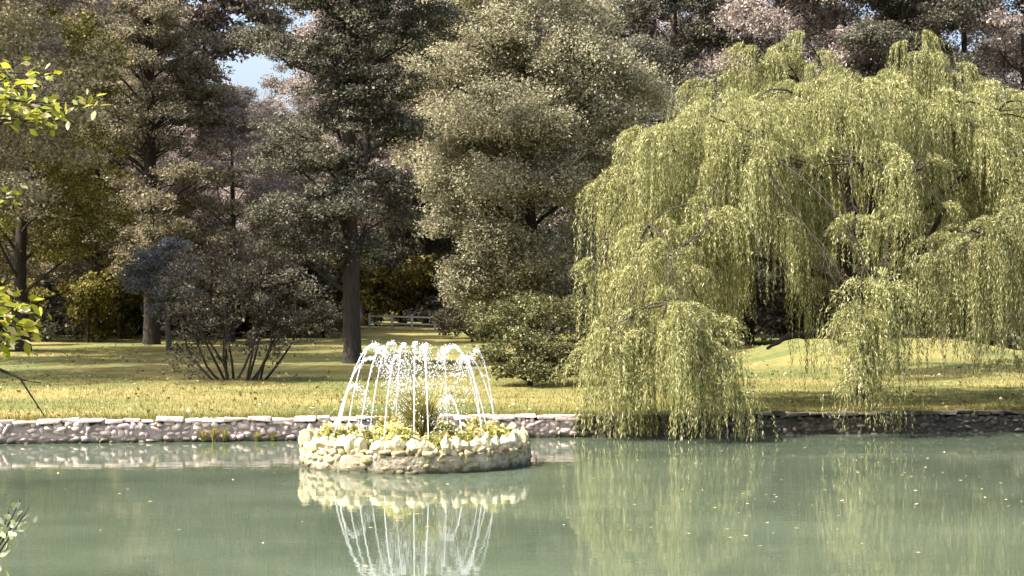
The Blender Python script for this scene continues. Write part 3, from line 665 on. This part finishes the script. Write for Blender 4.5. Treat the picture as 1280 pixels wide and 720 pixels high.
# the far wood closing the view
rng = np.random.default_rng(95); lb = []
for px in range(-420, 1720, 34):
    D = rng.uniform(128,150); gap = 255 < px < 400
    for k in range(12):
        zt = rng.uniform(.5, 11 if gap else 24); x = px_x(px, D)+rng.uniform(-2,2)
        lb.append((x, D+rng.uniform(-3,3), ground(x, D)+zt, 2.6, 2.6, 1.8))
P, _ = crown_pts(lb, rng, 170000, 30, 1.3, .7, -.9, .4); V, Fq = rand_leaves(P, rng, .55, .6, .5)
o = obj('far_wood', mesh_np('far_wood', V, Fq, M['brown'])); tag(o, 'distant brown woodland closing the view behind all the trees', 'wood', None, 'stuff')

# ------------------------------------------------------------------ post and rail fence
FD = 95; pts = [at_ground(px, FD, 0) for px in (462,490,515,544,571)]
fb = pts[0]; fe = thing('wooden_fence', 'pale weathered post and rail fence at the end of the lawn', 'fence', fb)
def bar(name, p0, p1, wx, wz, parent):
    p0 = Vector(p0); p1 = Vector(p1); dd = p1-p0; c = (p0+p1)/2
    me = blocks_mesh(name, [(0,0,0,dd.length/2,wx,wz,0)], M['fence'], .008, .004)
    o = obj(name, me, parent, c); o.rotation_euler = dd.to_track_quat('X','Z').to_euler(); return o
loc = [Vector(p)-Vector(fb) for p in pts]
for p in loc: bar('post', p+Vector((0,0,-.1)), p+Vector((0,0,.95)), .06, .07, fe)
for a_, b_ in zip(loc[:-1], loc[1:]):
    for z in (.35,.78): bar('rail', a_+Vector((.07,-.03,z)), b_+Vector((-.07,-.03,z)), .025, .05, fe)

# ------------------------------------------------------------------ near tree at the left, reaching into the frame; near plant
NB = (-4.7, 8.2, .40); rng = np.random.default_rng(101)
nr = thing('overhanging_tree', 'near tree at the left edge with sunlit bright yellow green leaves', 'tree', NB)
w = Wood(); w.tube(bend((0,0,-.05),(.3,.1,3.6),rng,9,0,.02), [.13,.10,.05], 10); obj('trunk', w.mesh('trunk', M['bark']), nr)
def near_leaves(P, dirs, rng, size):
    """folded ovate leaves of six corners"""
    n = len(P); U = nrm(dirs + rng.normal(0,.55,(n,3))); nr_ = nrm(rng.normal(0,.7,(n,3))+np.array([-.2,-.5,.8])); nr_ = nrm(nr_-U*(U*nr_).sum(1)[:,None]); Wd = np.cross(nr_, U)
    ln = (size*rng.uniform(.7,1.25,n))[:,None]
    pts_ = [P, P+U*ln*.35+Wd*ln*.26+nr_*ln*.06, P+U*ln*.7+Wd*ln*.19+nr_*ln*.03, P+U*ln, P+U*ln*.7-Wd*ln*.19+nr_*ln*.03, P+U*ln*.35-Wd*ln*.26+nr_*ln*.06]
    V = np.stack(pts_,1).reshape(-1,3); q = np.array([[0,1,2,3],[0,3,4,5]])
    return V, (q[None]+(np.arange(n)*6)[:,None,None]).reshape(-1,4)
def npt(px, py, D): return np.array([px_x(px,D)-NB[0], D-NB[1], py_z(py,D)-NB[2]])
def branch(p0, ends, size, n_each, r0=.022):
    w = Wood(); PP = []; DD = []
    for e in ends:
        q = bend(p0, e, rng, 12, .03, .04); w.tube(q, [r0,.003], 6)
        for k in range(n_each):
            f = rng.uniform(.45,1.0); i_ = f*11; i0 = int(min(10,i_)); c = q[i0]+(q[i0+1]-q[i0])*(i_-i0)
            PP.append(c+rng.normal(0,.035,3)); DD.append((e-p0)/np.linalg.norm(e-p0)*.7+np.array([0,0,-.25]))
    br = obj('branch', w.mesh('branch', M['bark']), nr)
    V, Fq = near_leaves(np.array(PP), np.array(DD), rng, size); obj('leaves', mesh_np('leaves', V, Fq, M['near']), br)
tk = lambda z: np.array([.28*z/3.6, .09*z/3.6, z])
branch(tk(2.9), [npt(122,128,8.6), npt(75,150,8.7), npt(95,140,8.3), npt(60,150,8.5)], .062, 60)
branch(tk(3.1), [npt(70,92,8.6), npt(40,105,8.4), npt(48,135,8.9), npt(10,85,8.5), npt(25,110,8.6), npt(5,120,8.6)], .062, 70)
branch(tk(2.5), [npt(26,243,8.6), npt(12,250,8.5)], .06, 30, .015)
branch(tk(1.9), [npt(48,392,8.6), npt(38,380,8.4), npt(30,420,8.7), npt(25,435,8.5), npt(10,372,8.6), npt(15,400,8.6), npt(20,385,8.3), npt(40,410,8.5)], .072, 85)
w = Wood(); q = np.array([tk(1.75), npt(-60,440,8.5), npt(0,462,8.6), npt(25,472,8.6), npt(38,492,8.6), npt(58,522,8.6)]); tt = np.linspace(0,5,22)
q = np.stack([np.interp(tt, range(6), q[:,k]) for k in range(3)],1); w.tube(q, [.02,.008,.003], 6); w.tube(bend(q[13], npt(52,478,8.7), rng, 5), [.004,.002], 5)
obj('twig', w.mesh('twig', M['bark']), nr)
PB = (-3.05, 8.5, .38); pl = thing('pale_leaved_plant', 'near plant with whitish green leaves at the lower left by the water', 'plant', PB)
w = Wood(); PP = []; DD = []
for px, py in ((40,632),(22,626),(12,680),(8,640),(-20,600),(-40,640),(30,640),(-60,620),(5,690)):
    e = np.array([px_x(px,8.55)-PB[0], rng.uniform(-.1,.15), py_z(py,8.55)-PB[2]]); q = bend((rng.normal(-.15,.05),rng.normal(0,.05),0), e, rng, 9, .05, .04); w.tube(q, [.010,.003], 5)
    for k in range(16):
        f = rng.uniform(.6,1.); PP.append(q[int(f*8)]+rng.normal(0,.03,3)); DD.append(nrm(e)*.6+np.array([0,0,-.1]))
obj('stem', w.mesh('stem', M['bark']), pl); V, Fq = near_leaves(np.array(PP), np.array(DD), rng, .06); obj('leaves', mesh_np('leaves', V, Fq, M['pale_plant']), pl)

# ------------------------------------------------------------------ small cover: grass blades, weeds, floating leaves
rng = np.random.default_rng(111); n = 42000
u = rng.uniform(-13,15,n); v = np.concatenate([rng.uniform(-.10,.4,n//6), 14*rng.random(n-n//6)**1.5+.1]); gz = np.array([ground(a, bank(a)+c) for a, c in zip(u, v)])
P = np.stack([u, bank(u)+v, gz], 1); hgt = rng.uniform(.03,.10,n); az = rng.uniform(0,2*PI,n)
sd_ = np.stack([np.cos(az), np.sin(az), 0*az],1)*.008; ln_ = rng.normal(0,.03,(n,3))*[1,1,0]
V = np.stack([P-sd_-[0,0,.02], P+sd_-[0,0,.02], P+ln_+np.stack([0*az,0*az,hgt],1)],1).reshape(-1,3)
tag(obj('grass', mesh_np('grass', V, np.arange(3*n).reshape(-1,3), M['blade'])), 'short yellow green grass on the lawn behind the pond wall', 'grass', None, 'stuff')
def weeds(px, D):
    o = thing('weed_tuft', 'green weed tuft growing at the foot of the pale pond wall', 'weed', (px_x(px,D), D, .02), 'weed tufts along the pond wall')
    obj('blades', grass_tuft(rng, 60, rng.uniform(.14,.28), .16, .012), o)
for px in (255,268,281,322,342,560,640,655): weeds(px, bank(px_x(px,28.3))-.36)
n = 260; x = rng.uniform(-7,10,n); y = bank(x) - .5 - 17*rng.random(n)**1.3
cl = rng.random(n) < .6; c = rng.integers(0,9,n); cx = rng.uniform(2,8,9); cy = rng.uniform(15,26,9); x[cl] = cx[c[cl]]+rng.normal(0,.7,cl.sum()); y[cl] = cy[c[cl]]+rng.normal(0,.5,cl.sum())
ok = (np.hypot(x-IX, y-IY) > 2.0) & (y < bank(x)-.5); x = x[ok]; y = y[ok]; n = len(x)
P = np.stack([x,y,np.full(n,.008)],1); az = rng.uniform(0,6.28,n); U = np.stack([np.cos(az),np.sin(az),rng.normal(0,.08,n)],1); Wd = np.stack([-np.sin(az),np.cos(az),rng.normal(0,.08,n)],1)
V, Fq = leaf_quads(P, U, Wd, rng.uniform(.03,.07,n), rng.uniform(.02,.045,n))
tag(obj('floating_leaves', mesh_np('floating_leaves', V, Fq, M['litter'])), 'small pale fallen leaves floating on the green pond', 'leaves', None, 'stuff')

n = 4200; u = rng.uniform(-18,17,n); v = 40*rng.random(n)**1.2+.3; keep = np.array([mnoise.noise(Vector((a*.25, c*.18, 7))) > -.1 for a, c in zip(u, v)]); u = u[keep]; v = v[keep]; n = len(u)
P = np.stack([u, bank(u)+v, [ground(a, bank(a)+c)+.035 for a, c in zip(u, v)]], 1); V, Fq = rand_leaves(P, rng, .09, .7, 1.6)
tag(obj('fallen_leaves', mesh_np('fallen_leaves', V, Fq, M['litter_brown'])), 'brown and pale fallen leaves scattered over the lawn', 'leaves', None, 'stuff')

n = 5200; u = rng.uniform(-13,15,n); keep = np.array([mnoise.noise(Vector((a*1.3, 0, 2))) > .0 for a in u]) | (rng.random(n) < .2); u = u[keep]; n = len(u)
P = np.stack([u, bank(u)-rng.uniform(-.05,.22,n), np.full(n,.41)], 1); az = rng.uniform(0,2*PI,n)
sd_ = np.stack([np.cos(az), np.sin(az), 0*az],1)*.008; tip = np.stack([rng.normal(0,.05,n), rng.uniform(-.14,.02,n), rng.uniform(.01,.12,n)],1)
V = np.stack([P-sd_, P+sd_, P+tip],1).reshape(-1,3)
tag(obj('grass', mesh_np('grass', V, np.arange(3*n).reshape(-1,3), M['blade'])), 'ragged grass growing over the capping of the pond wall', 'grass', None, 'stuff')
